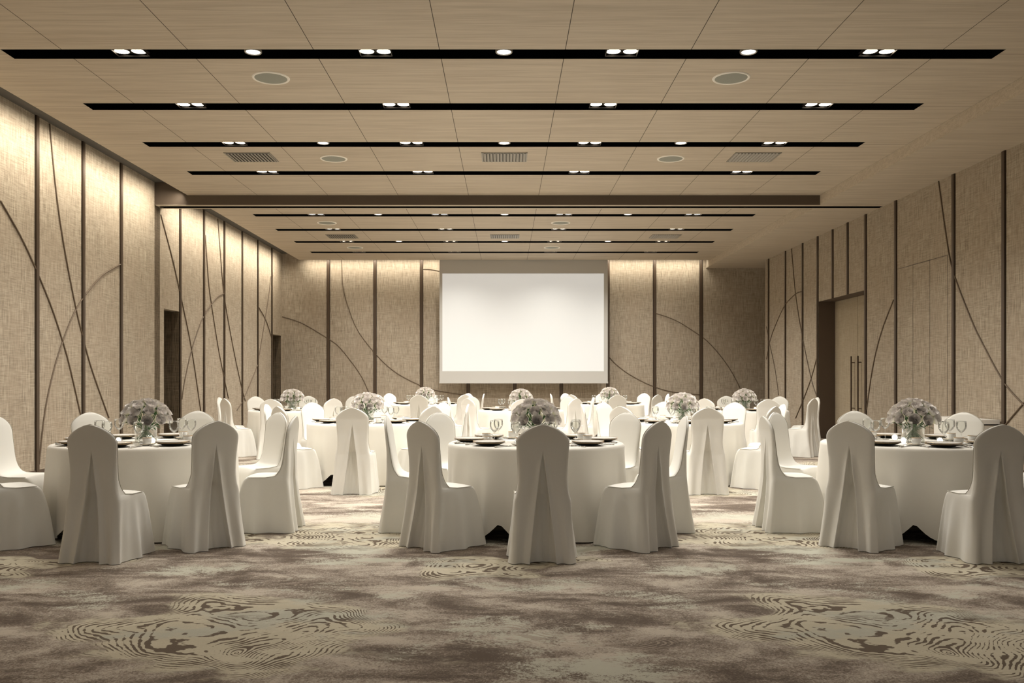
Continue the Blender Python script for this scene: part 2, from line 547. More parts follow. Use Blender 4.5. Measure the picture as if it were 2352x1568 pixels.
# curved mouldings, given as points seen in the photograph and laid onto their wall
def on_wall(w, px, py):
    if w == 'B':
        D = YB; return Vector(((px - VX) / FPX * D, YB - 0.008, H + (VY - py) / FPX * D))
    X = XL if w == 'L' else XR
    D = X * FPX / (px - VX)
    return Vector((X + (0.008 if w == 'L' else -0.008), D, H + (VY - py) / FPX * D))
def spline(pts, n=6):
    out = []
    N = len(pts)
    for i in range(N - 1):
        p0 = pts[max(i - 1, 0)]; p1 = pts[i]; p2 = pts[i + 1]; p3 = pts[min(i + 2, N - 1)]
        for k in range(n):
            t = k / n
            out.append(0.5 * ((2 * p1) + (p2 - p0) * t + (2 * p0 - 5 * p1 + 4 * p2 - p3) * t * t + (3 * p1 - p0 - 3 * p2 + p3) * t ** 3))
    out.append(pts[-1])
    return out
CURVES = [
 ('L', [(0, 461), (23, 501), (51, 552), (84, 624), (117, 705), (143, 784), (161, 850), (190, 978)]),
 ('L', [(112.7, 284), (129, 450), (148, 577), (173.5, 708), (191, 780), (210.5, 850), (249, 959)]),
 ('L', [(275.5, 607), (250, 621), (229.6, 636), (191, 682), (166, 725.5), (143, 784), (122.5, 850), (102, 946), (88.5, 1066)]),
 ('L', [(368.5, 493), (384.7, 554), (396.6, 600), (413, 673), (439, 800), (460.4, 944)]),
 ('L', [(512.5, 674.6), (495, 685), (468, 724), (451.7, 765), (438, 809), (424, 871), (417, 917)]),
 ('L', [(471, 540), (477.6, 640), (485, 698.7), (500, 795), (512.5, 859), (524, 914.5)]),
 ('L', [(499.5, 502), (504, 562), (510, 640), (517.8, 703), (536.6, 806.6), (553.8, 887), (563, 921)]),
 ('L', [(621.5, 634), (614.7, 692), (594, 820), (590.6, 838.8), (559.6, 914.5), (543.5, 942)]),
 ('L', [(594, 705.6), (610, 735), (622.7, 773)]),
 ('B', [(648.7, 727), (694, 742), (751.7, 776), (778.8, 796), (809, 833), (831, 865.4), (846, 898), (858, 930)]),
 ('B', [(784.9, 590), (787.5, 655), (800.5, 707), (822, 759), (858, 807), (889.4, 839.4), (922, 863), (965.3, 884.5), (987, 891.5), (1010, 898), (1075, 908)]),
 ('B', [(969.6, 618), (987, 618.6), (1010, 623), (1060, 640), (1120, 690)]),
 ('B', [(1340, 740), (1397.6, 817.7), (1429, 848), (1463.7, 869.8), (1498.4, 886), (1541.8, 899), (1607, 906)]),
 ('B', [(1505, 719), (1533, 727.7), (1563.5, 741.8), (1606.9, 770), (1628.6, 787.4), (1656.8, 819.9), (1680.6, 854.6), (1699, 890)]),
 ('R', [(1818.6, 571), (1828, 675), (1843, 770), (1863.7, 868.7), (1876.5, 909.5)]),
 ('R', [(1840.8, 669.7), (1828, 675), (1804, 700), (1783, 743.7), (1769.3, 782), (1761, 825)]),
 ('R', [(1761, 750), (1768, 787), (1780.8, 848), (1789, 907)]),
 ('R', [(1877.8, 817.7), (1863.7, 868.7), (1845.9, 917), (1828, 960)]),
 ('R', [(2053, 688.8), (2028, 753.9), (2010, 820), (1997.7, 891.6), (1991, 942.7)]),
 ('R', [(2156.9, 416), (2174, 540), (2190, 622), (2230, 729), (2258.6, 790), (2306, 876), (2352, 929), (2420, 1000)]),
 ('R', [(2310, 975.7), (2348, 931), (2420, 850), (2520, 760)]),
]
for w, pts in CURVES:
    m = MB(); m.tube(spline([on_wall(w, *p) for p in pts]), 0.0115, 6)
    struct(m.build('trim_%d' % TRN[0], M['cord'], smooth=True)); TRN[0] += 1

# low white cabinet against the right wall
m = MB(); m.box(XR - 0.34, XR - 0.022, 9.52 * H, 10.44 * H, 0.03, 0.655)
cb = empty('low_cabinet', (0, 0, 0)); tag(cb, 'low white cabinet standing against the right wall behind the front right table', 'cabinet')
m.build('body', M['white_board'], cb)
m = MB(); m.box(XR - 0.36, XR - 0.022, 9.50 * H, 10.46 * H, 0.675, 0.735); m.build('top', M['white_board'], cb)
m = MB(); m.box(XR - 0.33, XR - 0.022, 9.53 * H, 10.43 * H, 0.655, 0.675); m.build('recess_strip', M['groove'], cb)
m = MB(); m.box(XR - 0.32, XR - 0.03, 9.54 * H, 10.42 * H, 0.0, 0.03); m.build('plinth', M['groove'], cb)
for k, (a, c) in enumerate(((9.53, 9.975), (9.985, 10.43))):
    m = MB(); m.box(XR - 0.355, XR - 0.34, a * H, c * H, 0.04, 0.645); dd = m.build('door', M['white_board'], cb)
    m = MB(); m.tube([(XR - 0.37, (9.93 + 0.10 * k) * H, 0.4), (XR - 0.37, (9.93 + 0.10 * k) * H, 0.52)], 0.005)
    m.box(XR - 0.37, XR - 0.354, (9.93 + 0.10 * k) * H - 0.003, (9.93 + 0.10 * k) * H + 0.003, 0.42, 0.43)
    m.build('handle', M['steel'], dd)

# ------------------------------------------------------------------ ceiling slots, lamps, vents, speakers
def spot(loc, w, colr, ang=SPOT_ANGLE, rad=0.05, blend=1.0):
    l = bpy.data.lights.new('downlight_lamp', 'SPOT')
    l.energy = w; l.color = colr; l.spot_size = ang; l.spot_blend = blend; l.shadow_soft_size = rad
    o = bpy.data.objects.new('downlight_lamp', l); COL.objects.link(o); o.location = loc
    return o
ORD = ['overhead', 'overhead front', 'first', 'second', 'third', 'fourth', 'fifth', 'sixth', 'seventh', 'eighth']
slot_me = None
TX = [-2.962, -1.026, 0.922, 2.947]
SXP = [-1.992, -0.01, 1.922]
POS4 = ['leftmost', 'second from the left', 'second from the right', 'rightmost']
POS3 = ['left', 'middle', 'right']
m = MB()
L2 = (SX1 - SX0) / 2
dp = 0.10
m.box(-L2, L2, -hw, -hw + 0.004, 0.002, dp); m.box(-L2, L2, hw - 0.004, hw, 0.002, dp)
m.box(-L2, -L2 + 0.004, -hw, hw, 0.002, dp); m.box(L2 - 0.004, L2, -hw, hw, 0.002, dp)
m.box(-L2, L2, -hw, hw, dp, dp + 0.01)
slot_me = m.mesh('slot_body', M['black'])
m = MB()
m.box(-L2, L2, -hw + 0.004, -hw + 0.010, 0.001, 0.012); m.box(-L2, L2, hw - 0.010, hw - 0.004, 0.001, 0.012)
rim_me = m.mesh('slot_edge', M['black'])
# twin downlight prototype: a square frame with two round lamps
tw = empty('twin_downlight')
m = MB(); fw, fh = 0.165, 0.10
for a, c, d, e in ((-fw, fw, -fh, -fh + 0.008), (-fw, fw, fh - 0.008, fh), (-fw, -fw + 0.008, -fh, fh), (fw - 0.008, fw, -fh, fh)):
    m.box(a, c, d, e, 0.0, 0.012)
m.box(-fw, fw, -fh, fh, 0.03, 0.036)
m.build('frame', M['groove'], tw)
for sx in (-1, 1):
    m = MB(); m.lathe([(0.066, 0.030), (0.072, 0.018), (0.078, 0.012), (0.080, 0.016), (0.080, 0.03)], 24, (sx * 0.087, 0, 0), 0, False)
    rg = m.build('lamp_ring', M['groove'], tw, True)
    m = MB(); m.lathe([(0.0005, 0.012), (0.045, 0.013), (0.072, 0.018)], 24, (sx * 0.087, 0, 0), 0, False)
    m.build('lens', M['lamp_warm'], rg, True)
sg = empty('downlight')
m = MB(); m.lathe([(0.066, 0.024), (0.074, 0.008), (0.084, 0.006), (0.088, 0.012), (0.088, 0.03)], 28, (0, 0, 0), 0, False)
m.build('trim_ring', M['vent'], sg, True)
m = MB(); m.lathe([(0.0005, 0.010), (0.045, 0.010), (0.070, 0.014)], 28, (0, 0, 0), 0, False)
m.build('lens', M['lamp_cool'], sg, True)
for i, s in enumerate(STRIPS):
    sl = empty('light_slot', ((SX0 + SX1) / 2, s * H, CE))
    tag(sl, 'long black recessed light slot across the ceiling, the %s one' % ORD[i], 'light slot', 'black light slots in the ceiling')
    link('lining', slot_me, sl); link('edge_strip', rim_me, sl)
    for k, x in enumerate(TX):
        place(tw, (x * H, s * H, CE + 0.012), 0, 'twin warm downlight, %s one in the %s black ceiling slot' % (POS4[k], ORD[i]), 'downlight', 'twin downlights in the ceiling slots')
        spot((x * H, s * H, CE - 0.03), TWIN_W * (0.12 if i < 2 else 0.8 if i == 2 else 1.0), WARM)
    if i % 2 == 0 and i:
        for k, x in enumerate(SXP):
            place(sg, (x * H, s * H, CE + 0.010), 0, 'single round white downlight, %s one in the %s black ceiling slot' % (POS3[k], ORD[i]), 'downlight', 'single downlights in the ceiling slots')
            spot((x * H, s * H, CE - 0.03), SINGLE_W, NEUT)

# air vents
vt = empty('air_vent')
m = MB(); a, c = 0.262 * H, 0.21 * H
for x0, x1, y0, y1 in ((-a, a, -c, -c + 0.02), (-a, a, c - 0.02, c), (-a, -a + 0.02, -c, c), (a - 0.02, a, -c, c)):
    m.box(x0, x1, y0, y1, -0.008, 0.0)
m.build('frame', M['vent'], vt)
m = MB(); m.box(-a + 0.015, a - 0.015, -c + 0.015, c - 0.015, -0.0012, -0.0004); m.build('backing', M['vent_in'], vt)
nb = 13
for k in range(nb):
    x = -a + 0.02 + (2 * a - 0.04) * (k + 0.5) / nb
    m = MB(); q = (2 * a - 0.04) / nb * 0.42
    vs = []
    for yy in (-c + 0.02, c - 0.02):
        for j in range(5):
            t = j / 4
            vs.append((x - q + 2 * q * t, yy, -0.002 - 0.014 * math.sin(t * PI * 0.75)))
    m.add(vs, [(j, j + 1, j + 6, j + 5) for j in range(4)])
    m.build('blade', M['vent'], vt, True)
for (x, y, t) in ((-2.93, 10.24, 'left one in the front ceiling'), (-0.01, 10.24, 'middle one in the front ceiling'), (2.87, 10.24, 'right one in the front ceiling'),
                  (-2.93, 15.91, 'left one beyond the partition header'), (-0.01, 15.91, 'middle one beyond the partition header'), (2.87, 15.91, 'right one beyond the partition header')):
    place(vt, (x * H, y * H, CE - 0.0005), 0, 'grey slatted air vent, ' + t, 'air vent', 'air vents in the ceiling')
sp = empty('ceiling_speaker')
m = MB(); m.lathe([(0.176, -0.004), (0.182, -0.010), (0.200, -0.010), (0.207, 0.0)], 36, (0, 0, 0), 0, False); m.build('ring', M['white_ring'], sp, True)
m = MB(); m.lathe([(0.0005, -0.012), (0.10, -0.011), (0.178, -0.005)], 36, (0, 0, 0), 0, False); m.build('grille', M['mesh_grey'], sp, True)
for (x, y, t) in ((-1.997, 7.55, 'left of the pair nearest the camera'), (1.925, 7.55, 'right of the pair nearest the camera'),
                  (-1.997, 10.31, 'left of the pair beside the front vents'), (1.925, 10.31, 'right of the pair beside the front vents'),
                  (-2.927, 14.54, 'left of the pair just beyond the header'), (0.91, 14.54, 'right of the pair just beyond the header'),
                  (-2.927, 17.27, 'left of the pair before the screen'), (0.91, 17.27, 'right of the pair before the screen')):
    place(sp, (x * H, y * H, CE - 0.0005), 0, 'round ceiling speaker, ' + t, 'ceiling speaker', 'round speakers in the ceiling')

YS = 19.09 * H
# cove lighting: lamp tape on top of the ceiling edge, washing the walls
def area(loc, sx, sy, w, rot):
    l = bpy.data.lights.new('cove_lamp', 'AREA'); l.shape = 'RECTANGLE'; l.size = sx; l.size_y = sy; l.energy = w; l.color = (1.0, 0.91, 0.76); l.spread = math.radians(130)
    o = bpy.data.objects.new('cove_lamp', l); COL.objects.link(o); o.location = loc; o.rotation_euler = rot
    return o
for a, c, nm in ((-1.0, 12.30, 'in front of'), (12.70, 19.0, 'beyond')):
    m = MB(); m.box(CXL + 0.01, CXL + 0.03, a * H, c * H, CE + 0.052, CE + 0.062)
    lt = m.build('cove_light', M['cove_lamp']); tag(lt, 'warm lamp tape in the left cove %s the partition header' % nm, 'cove light', 'cove lights')
    ln = (c - a) * H
    area((CXL - 0.06, (a + c) / 2 * H, CE + 0.06), 0.05, ln, COVE_W * ln, (0, math.radians(38), 0))
m = MB(); m.box(CXL + 0.1, CXR - 0.1, CYB - 0.03, CYB - 0.01, CE + 0.052, CE + 0.062)
lt = m.build('cove_light', M['cove_lamp']); tag(lt, 'warm lamp tape in the cove above the back wall', 'cove light', 'cove lights')
ln = CXR - CXL - 0.2
area(((CXL + CXR) / 2, YS + 0.10, CE + 0.08), ln, 0.05, COVE_W * 0.5 * ln, (math.radians(30), 0, 0))

# projection screen
sx = lambda px: (px - VX) / FPX * YS
sz = lambda py: H + (VY - py) / FPX * YS
scn = empty('projection_screen', (sx(1202), YS, 0)); tag(scn, 'large pulled-down projection screen showing a blank white picture, before the back wall', 'projection screen')
def scr(name, x0, x1, y0, y1, f0, f1, mt):
    m = MB(); m.box(sx(x0) - sx(1202), sx(x1) - sx(1202), f0, f1, sz(y1), sz(y0)); return m.build(name, mt, scn)
scr('surface', 1009.5, 1396, 584, 877, 0, 0.006, simple('screen vinyl', (0.50, 0.485, 0.455), 0.7, var=0.01))
scr('picture', 1016, 1387, 628, 852.5, -0.003, 0, simple('lit screen picture', (0.50, 0.50, 0.48), 0.8, var=0.01, em=0.38, emc=(1.0, 0.99, 0.955)))
scr('bottom_bar', 1009, 1396.5, 876, 880, -0.012, 0.018, bpy.data.materials['screen vinyl'])
m = MB(); m.tube([(sx(1009.5) - sx(1202), 0.05, CE + 0.12), (sx(1396) - sx(1202), 0.05, CE + 0.12)], 0.045, 10); m.build('roller', M['white_board'], scn, True)
for px_ in (1030, 1376):
    m = MB(); m.box(sx(px_) - sx(1202) - 0.02, sx(px_) - sx(1202) + 0.02, 0.03, 0.07, CE + 0.12, LID); m.build('bracket', M['steel'], scn)

# ------------------------------------------------------------------ chair with fitted cover
SEAT = 0.465
WTAB = [(0, .238), (.1, .228), (.25, .214), (.44, .203), (.50, .185), (.58, .176), (.66, .1765), (.76, .182), (.84, .187),
        (.86, .1865), (.88, .180), (.895, .170), (.915, .152), (.93, .132), (.95, .101), (.962, .074), (.971, .048), (.977, .022), (.98, .001)]
YBT = [(0, -.055), (.12, -.036), (.3, -.012), (.45, 0), (.7, 0), (.85, -.012), (.98, -.035)]
YFT = [(.485, .125), (.505, .100), (.54, .080), (.6, .062), (.75, .036), (.9, .012), (.96, -.004), (.98, -.018)]
def chair_parts():
    lev = []
    for z in (0.004, .035, .08, .13, .18, .24, .30, .36, .405, .435):
        lev.append((z, z, .470 - .12 * z - .03 * (z / .435) ** 5, interp(WTAB, z), 1.0))
    lev += [(.447, .450, .376, .202, 1), (.454, .461, .364, .200, .97), (.459, .466, .350, .199, .94), (.462, .4685, .325, .197, .93),
            (.465, .470, .29, .194, .93), (.468, .4700, .24, .192, .93), (.472, .4705, .185, .190, .93), (.478, .474, .150, .188, .94)]
    for z in (.487, .505, .54, .58, .62, .66, .70, .74, .775, .81, .835, .855, .87, .885, .90, .915, .93, .943, .955, .964, .971, .976, .9795):
        lev.append((z + .002, z, interp(YFT, z), None, 1.0))
    q_out = [0, .06, .18, .34, .5, .66, .8, .9, .96, 1.0]
    q_in = [1.0, .8, .5, .25, 0, -.25, -.5, -.8, -1.0]
    fr = [1, .97, .9, .75, .5, .25, 0, -.25, -.5, -.75, -.9, -.97, -1]
    ds = [.08, .16, .24, .32, .40, .48, .56, .64, .72, .80, .88, .95]
    rows = []; kinds = None
    rnd = random.Random(4)
    for li, (zb, zf, yf, wf, _) in enumerate(lev):
        wb = interp(WTAB, zb)
        if wf is None: wf = interp(WTAB, zf)
        yb = interp(YBT, zb)
        th = yf - yb
        rc = min(.028, th * .42)
        sk = max(0, 1 - zb / .44)
        amp = .040 * sk ** 0.9
        ZA = .775
        p = .090 * max(0.0, (ZA - zb) / ZA) ** 0.9
        p = min(p, wb * .6)
        ins = .078 * min(1, max(0, (ZA - zb) / .16)) ** .8
        ins = min(ins, max(0.0, th * .58))
        row = []; kd = []
        def corner(s):
            s = abs(s)
            return rc * (1 - math.sqrt(max(0, 1 - ((s - .82) / .18) ** 2))) if s > .82 else 0
        def back_pt(sgn, q):
            x = p + (wb - p) * q
            y = yb + corner(x / max(wb, 1e-5))
            lift = .016 * min(1, max(0, (ZA - zb) / .15)) * math.exp(-q * 9)
            y -= lift
            y += .010 * min(1, max(0, (ZA - zb) / .15)) * math.exp(-((q - .25) / .15) ** 2)
            y -= amp * .7 * math.sin(q * 9.5 + 1.0 + sgn * .6) * (q * (1 - q) * 3)
            return (sgn * x, y, zb)
        for q in reversed(q_out):
            row.append(back_pt(-1, q)); kd.append('b')
        for q in reversed(q_in):
            x = p * q * 1.10
            y = yb + ins * (.62 + .38 * (1 - q * q)) + (.016 * math.cos(q * 11) * sk)
            if ins < 1e-6: y = yb; x = p * q
            row.append((x, y, zb)); kd.append('p')
        for q in q_out:
            row.append(back_pt(1, q)); kd.append('b')
        def side(sgn, d):
            y = yb + rc + (th - 2 * rc) * d
            z = zb + (zf - zb) * d
            w = wb + (wf - wb) * d
            g = d * 3.6 + .3 * sgn; g2 = d * 6.1 + .7
            f = (1 - 2 * abs(math.sin(g * PI / 2)) ** .7) * .45 + (.5 - abs(math.sin(g2 * PI / 2)) ** .7) * .5
            x = w + amp * 1.5 * f + .016 * sk * math.sin(d * PI)
            # soft pull-in where the backrest narrows above the seat
            return (sgn * x, y, z - 0.0)
        for d in ds: row.append(side(1, d)); kd.append('s')
        for s in fr:
            yy = yf - corner(s)
            zc = zf
            if .455 < zf < .48: zc = zf + .010 * (1 - s * s) * (1 if yf > .2 else .5)
            yy += amp * .8 * math.sin(s * 8.5) * (1 - abs(s) ** 6)
            row.append((s * wf, yy, zc)); kd.append('f')
        for d in reversed(ds): row.append(side(-1, d)); kd.append('s')
        rows.append(row); kinds = kd
    n = len(kinds)
    vs = [v for r in rows for v in r]
    fs = []; cls = []
    for i in range(len(rows) - 1):
        for k in range(n):
            k2 = (k + 1) % n
            fs.append((i * n + k, i * n + k2, (i + 1) * n + k2, (i + 1) * n + k))
            if 'p' in (kinds[k], kinds[k2]) and i < 28: c = 3
            elif i < 12: c = 0
            elif i < 18 and (kinds[k] == 'f' or kinds[k2] == 'f' or kinds[k] == 's'): c = 1
            else: c = 2
            cls.append(c)
    fs.append(tuple((len(rows) - 1) * n + k for k in range(n))); cls.append(2)
    me = bpy.data.meshes.new('chair_whole'); me.from_pydata(vs, [], fs)
    for k in range(4): me.materials.append(M['cover'])
    me.polygons.foreach_set('material_index', cls)
    me.polygons.foreach_set('use_smooth', [True] * len(fs))
    tmp = bpy.data.objects.new('tmp', me); COL.objects.link(tmp)
    md = tmp.modifiers.new('s', 'SUBSURF'); md.levels = 1; md.render_levels = 1
    dg = bpy.context.evaluated_depsgraph_get(); dg.update()
    big = bpy.data.meshes.new_from_object(tmp.evaluated_get(dg))
    bpy.data.objects.remove(tmp)
    nrm = [tuple(v.normal) for v in big.vertices]
    co = [tuple(v.co) for v in big.vertices]
    out = {}
    for c, nm in enumerate(('skirt', 'seat', 'backrest', 'back_pleat')):
        idx = {}; vv = []; ff = []; nn = []
        for pl in big.polygons:
            if pl.material_index != c: continue
            f = []
            for vi in pl.vertices:
                if vi not in idx:
                    idx[vi] = len(vv); vv.append(co[vi]); nn.append(nrm[vi])
                f.append(idx[vi])
            ff.append(tuple(f))
        q = bpy.data.meshes.new(nm); q.from_pydata(vv, [], ff); q.materials.append(M['cover'])
        q.polygons.foreach_set('use_smooth', [True] * len(ff)); q.update()
        q.normals_split_custom_set_from_vertices(nn)
        out[nm] = q
    # piping along the edge of seat and backrest
    def edge(sgn):
        pts = []
        for y in (.34, .32, .28, .24, .19): pts.append((sgn * (.199 + (y - .19) * .01), y, .462 + .006))
        for z in (.478, .50, .53, .58, .64, .70, .76, .80, .84, .86, .88, .895, .915, .93, .95, .962, .971, .977):
            w = interp(WTAB, z); pts.append((sgn * (w - .001), interp(YFT, z) - min(.028, (interp(YFT, z) - interp(YBT, z)) * .42) * .55, z))
        return pts
    L = edge(-1); R_ = edge(1)
    m = MB(); m.tube(L + [(0, interp(YFT, .979), .9825)] + R_[::-1], 0.0027, 5)
    out['piping'] = m.mesh('piping', M['piping'], True)
    return out
cp = chair_parts()
chair0 = empty('banquet_chair')
for nm in ('skirt', 'seat', 'backrest', 'back_pleat', 'piping'):
    link(nm, cp[nm], chair0)

# ------------------------------------------------------------------ table, cloth
TZ = 0.755
TR = 0.765
def cloth_mesh():
    n = 160
    rows = []
    prof = [(0.001, TZ), (.25, TZ), (.5, TZ), (.66, TZ), (.725, TZ - .0005), (.748, TZ - .004), (.760, TZ - .013), (.766, TZ - .03)]
    for r, z in prof:
        rows.append([(r * math.cos(2 * PI * k / n), r * math.sin(2 * PI * k / n), z) for k in range(n)])
    for t in (.08, .16, .25, .35, .45, .55, .65, .75, .84, .92, 1.0):
        row = []
        for k in range(n):
            a = 2 * PI * k / n
            # four mid-edges of the square cloth hang a little short
            b_ = math.radians(-90 - 24)
            d = ((a - b_ + PI / 4) % (PI / 2)) - PI / 4
            lift = .145 * math.exp(-(abs(d) / .13) ** 1.3)
            hem = .012 + lift
            z = (TZ - .03) * (1 - t) + hem * t
            w = .55 * math.sin(a * 11 + 1.1 * math.sin(a * 3)) + .45 * math.sin(a * 19 + 2 + math.sin(a * 5)) + .3 * math.sin(a * 7 + 1)
            r = .766 + .012 * t + .032 * (t ** .8) * w + .02 * t * math.exp(-(abs(abs(d) - .16) / .06) ** 2)
            row.append((r * math.cos(a), r * math.sin(a), z))
        rows.append(row)
    vs = [v for r in rows for v in r]; fs = []
    for i in range(len(rows) - 1):
        for k in range(n):
            k2 = (k + 1) % n
            fs.append((i * n + k, (i + 1) * n + k, (i + 1) * n + k2, i * n + k2))
    fs.append(tuple(range(n)))
    m = MB(); m.add(vs, fs)
    return m.mesh('tablecloth', M['cloth'], True)
cloth_me = cloth_mesh()
cloth0 = link('tablecloth', cloth_me)
table0 = empty('round_table')
m = MB(); m.lathe([(.70, .70), (.745, .70), (.75, .71), (.75, .735), (.74, .742)], 48, (0, 0, 0), 0, True, True)
link('tabletop', m.mesh('tabletop', M['table_wood']), table0)
m = MB(); m.lathe([(.045, .05), (.035, .12), (.035, .60), (.06, .70)], 16); link('pedestal', m.mesh('pedestal', M['bronze'], True), table0)
for k in range(4):
    a = PI / 4 + k * PI / 2
    m = MB(); m.tube([(0, 0, .09), (.2 * math.cos(a), .2 * math.sin(a), .07), (.36 * math.cos(a), .36 * math.sin(a), .022)], [.028, .024, .020], 8)
    link('leg', m.mesh('leg', M['bronze'], True), table0)

# ------------------------------------------------------------------ tableware
def lathe_obj(name, prof, n, mt, parent, **kw):
    m = MB(); m.lathe(prof, n, **kw); return link(name, m.mesh(name, mt, True), parent)
charger0 = empty('charger_plate')
lathe_obj('plate', [(.070, 0), (.078, .004), (.108, .016), (.134, .0255), (.135, .0270), (.128, .0265), (.10, .0175), (.001, .0165)], 36, M['black_china'], charger0)
lathe_obj('gold_rim', [(.1330, .0255), (.1365, .0258), (.1365, .0276), (.1330, .0274)], 36, M['gold'], charger0, cap0=False)
plate0 = empty('dinner_plate')
lathe_obj('dish', [(.115, .0), (.120, .001), (.128, .005), (.1335, .0085), (.134, .0105), (.130, .0100), (.088, .0035), (.001, .003)], 36, M['china'], plate0)
lathe_obj('gold_rim', [(.1315, .0096), (.1355, .0093), (.1355, .0118), (.1315, .0114)], 36, M['gold'], plate0, cap0=False)
saucer0 = empty('saucer')
lathe_obj('dish', [(.030, 0), (.034, .003), (.055, .008), (.070, .016), (.0705, .018), (.067, .0165), (.04, .007), (.001, .006)], 28, M['china'], saucer0)
lathe_obj('gold_rim', [(.0692, .0165), (.0712, .0165), (.0712, .0185), (.0692, .0185)], 28, M['gold'], saucer0, cap0=False)
cup0 = empty('tea_cup')
lathe_obj('cup_body', [(.022, 0), (.026, .002), (.034, .012), (.0365, .030), (.0370, .058), (.0352, .058), (.034, .030), (.024, .008), (.001, .007)], 28, M['china'], cup0)
lathe_obj('gold_rim', [(.0358, .0560), (.0380, .0560), (.0380, .0592), (.0350, .0592)], 28, M['gold'], cup0, cap0=False)
m = MB(); m.tube([(.035 + .027 * math.sin(t * PI) ** .8, 0, .012 + .040 * t + .006 * math.sin(t * PI)) for t in [k / 10 for k in range(11)]], .0032, 6)
link('handle', m.mesh('handle', M['china'], True), cup0)
goblet0 = empty('wine_glass')
lathe_obj('bowl', [(.004, .090), (.014, .097), (.028, .112), (.038, .130), (.0425, .150), (.0415, .172), (.038, .192), (.0372, .192), (.0405, .172), (.0413, .150), (.037, .131), (.027, .113), (.012, .100), (.001, .097)], 24, M['glass'], goblet0, cap0=False)
lathe_obj('stem', [(.0045, .008), (.0036, .02), (.0034, .06), (.0042, .091)], 10, M['glass'], goblet0, cap0=False)
lathe_obj('foot', [(.034, 0), (.0345, .0012), (.02, .004), (.0045, .008)], 24, M['glass'], goblet0)
candle0 = empty('votive_candle')
lathe_obj('holder', [(.018, 0), (.026, .003), (.030, .02), (.030, .045), (.027, .05)], 16, M['vase_glass'], candle0)
m = MB(); m.lathe([(.001, .004), (.015, .007), (.021, .018), (.022, .028), (.017, .040), (.008, .048), (.001, .05)], 14, cap0=False)
link('flame_globe', m.mesh('flame_globe', M['candle_glow'], True), candle0)
def knife_mesh():
    m = MB(); m.tube([(0, -.10, .004), (0, -.04, .0045), (0, .0, .004)], [.0045, .0052, .0036], 6)
    m.add([(-.004, 0, .004), (.004, 0, .004), (.0075, .03, .004), (.0075, .085, .004), (.001, .105, .004), (-.004, .09, .004)], [(0, 1, 2, 3, 4, 5)])
    m.add([(-.004, 0, .0055), (.004, 0, .0055), (.0075, .03, .0055), (.0075, .085, .0055), (.001, .105, .0055), (-.004, .09, .0055)], [(0, 1, 2, 3, 4, 5)])
    return m.mesh('knife', M['steel'], True)
def fork_mesh():
    m = MB(); m.tube([(0, -.10, .004), (0, -.04, .004), (0, .02, .006), (0, .045, .005)], [.006, .0038, .003, .009], 6)
    for x in (-.008, -.0027, .0027, .008): m.tube([(x, .043, .005), (x, .07, .004), (x, .092, .008)], .0016, 5)
    return m.mesh('fork', M['steel'], True)
def spoon_mesh():
    m = MB(); m.tube([(0, -.10, .004), (0, -.02, .004), (0, .04, .006)], [.0055, .0035, .003], 6)
    vs = []; fs = []
    for i in range(4):
        r = (i + .01) / 3
        for k in range(12):
            a = 2 * PI * k / 12; vs.append((.017 * r * math.cos(a), .066 + .027 * r * math.sin(a), .003 + .005 * r * r))
    for i in range(3):
        for k in range(12): fs.append((i * 12 + k, i * 12 + (k + 1) % 12, (i + 1) * 12 + (k + 1) % 12, (i + 1) * 12 + k))
    m.add(vs, fs)
    return m.mesh('spoon', M['steel'], True)
knife0 = link('knife', knife_mesh()); fork0 = link('fork', fork_mesh()); spoon0 = link('spoon', spoon_mesh())

# ------------------------------------------------------------------ roses
def rose_mesh(seed, full=True):
    rnd = random.Random(seed)
    m = MB()
    layers = [(.041, .056, 5, .16, 1), (.036, .060, 5, .14, 0), (.029, .060, 5, .10, 0), (.021, .060, 4, .06, 0), (.013, .059, 3, .0, 0), (.006, .058, 2, 0, 0)]
    if not full: layers = [layers[0], layers[1], layers[3], layers[4]]
    for li, (rad, hh, cnt, curl, mi) in enumerate(layers):
        hh -= .0028 * li if li < 4 else .0095
        a0 = rnd.random() * 6.28
        for k in range(cnt):
            ac = a0 + k * 2 * PI / cnt + rnd.uniform(-.12, .12)
            span = 2 * PI / cnt * .68
            NU, NV = 6, 6
            vs = []; fs = []
            jj = rnd.uniform(-.003, .003)
            for j in range(NV):
                v = j / (NV - 1)
                for i in range(NU):
                    u = i / (NU - 1) * 2 - 1
                    top = (hh + jj) * (1 - .22 * abs(u) ** 2.2)
                    z = top * v
                    r = rad * math.sin(min(1, v * 1.25) * PI / 2) ** .75
                    r *= 1 + curl * max(0, v - .72) * 2.0 - .03 * u * (1 if li else 0)
                    r += .0016 * li * 0 + .0018 * u
                    z -= curl * .020 * max(0, v - .8) / .2
                    a = ac + u * span
                    vs.append((r * math.cos(a), r * math.sin(a), z - .030))
            for j in range(NV - 1):
                for i in range(NU - 1):
                    fs.append((j * NU + i, j * NU + i + 1, (j + 1) * NU + i + 1, (j + 1) * NU + i))
            m.add(vs, fs, 0)
            if li == 0:
                for q in range(len(fs)):
                    if q < (NU - 1) * 3: m.mi[len(m.mi) - len(fs) + q] = 1
    # calyx
    m.lathe([(.004, -.040), (.009, -.033), (.014, -.026)], 8, (0, 0, 0), 2)
    return m.mesh('rose_head', [M['petal'], M['petal_out'], M['stem']], True)
ROSES = [rose_mesh(s) for s in (1, 2, 3)]
ROSES_LO = [rose_mesh(s, False) for s in (5, 6)]
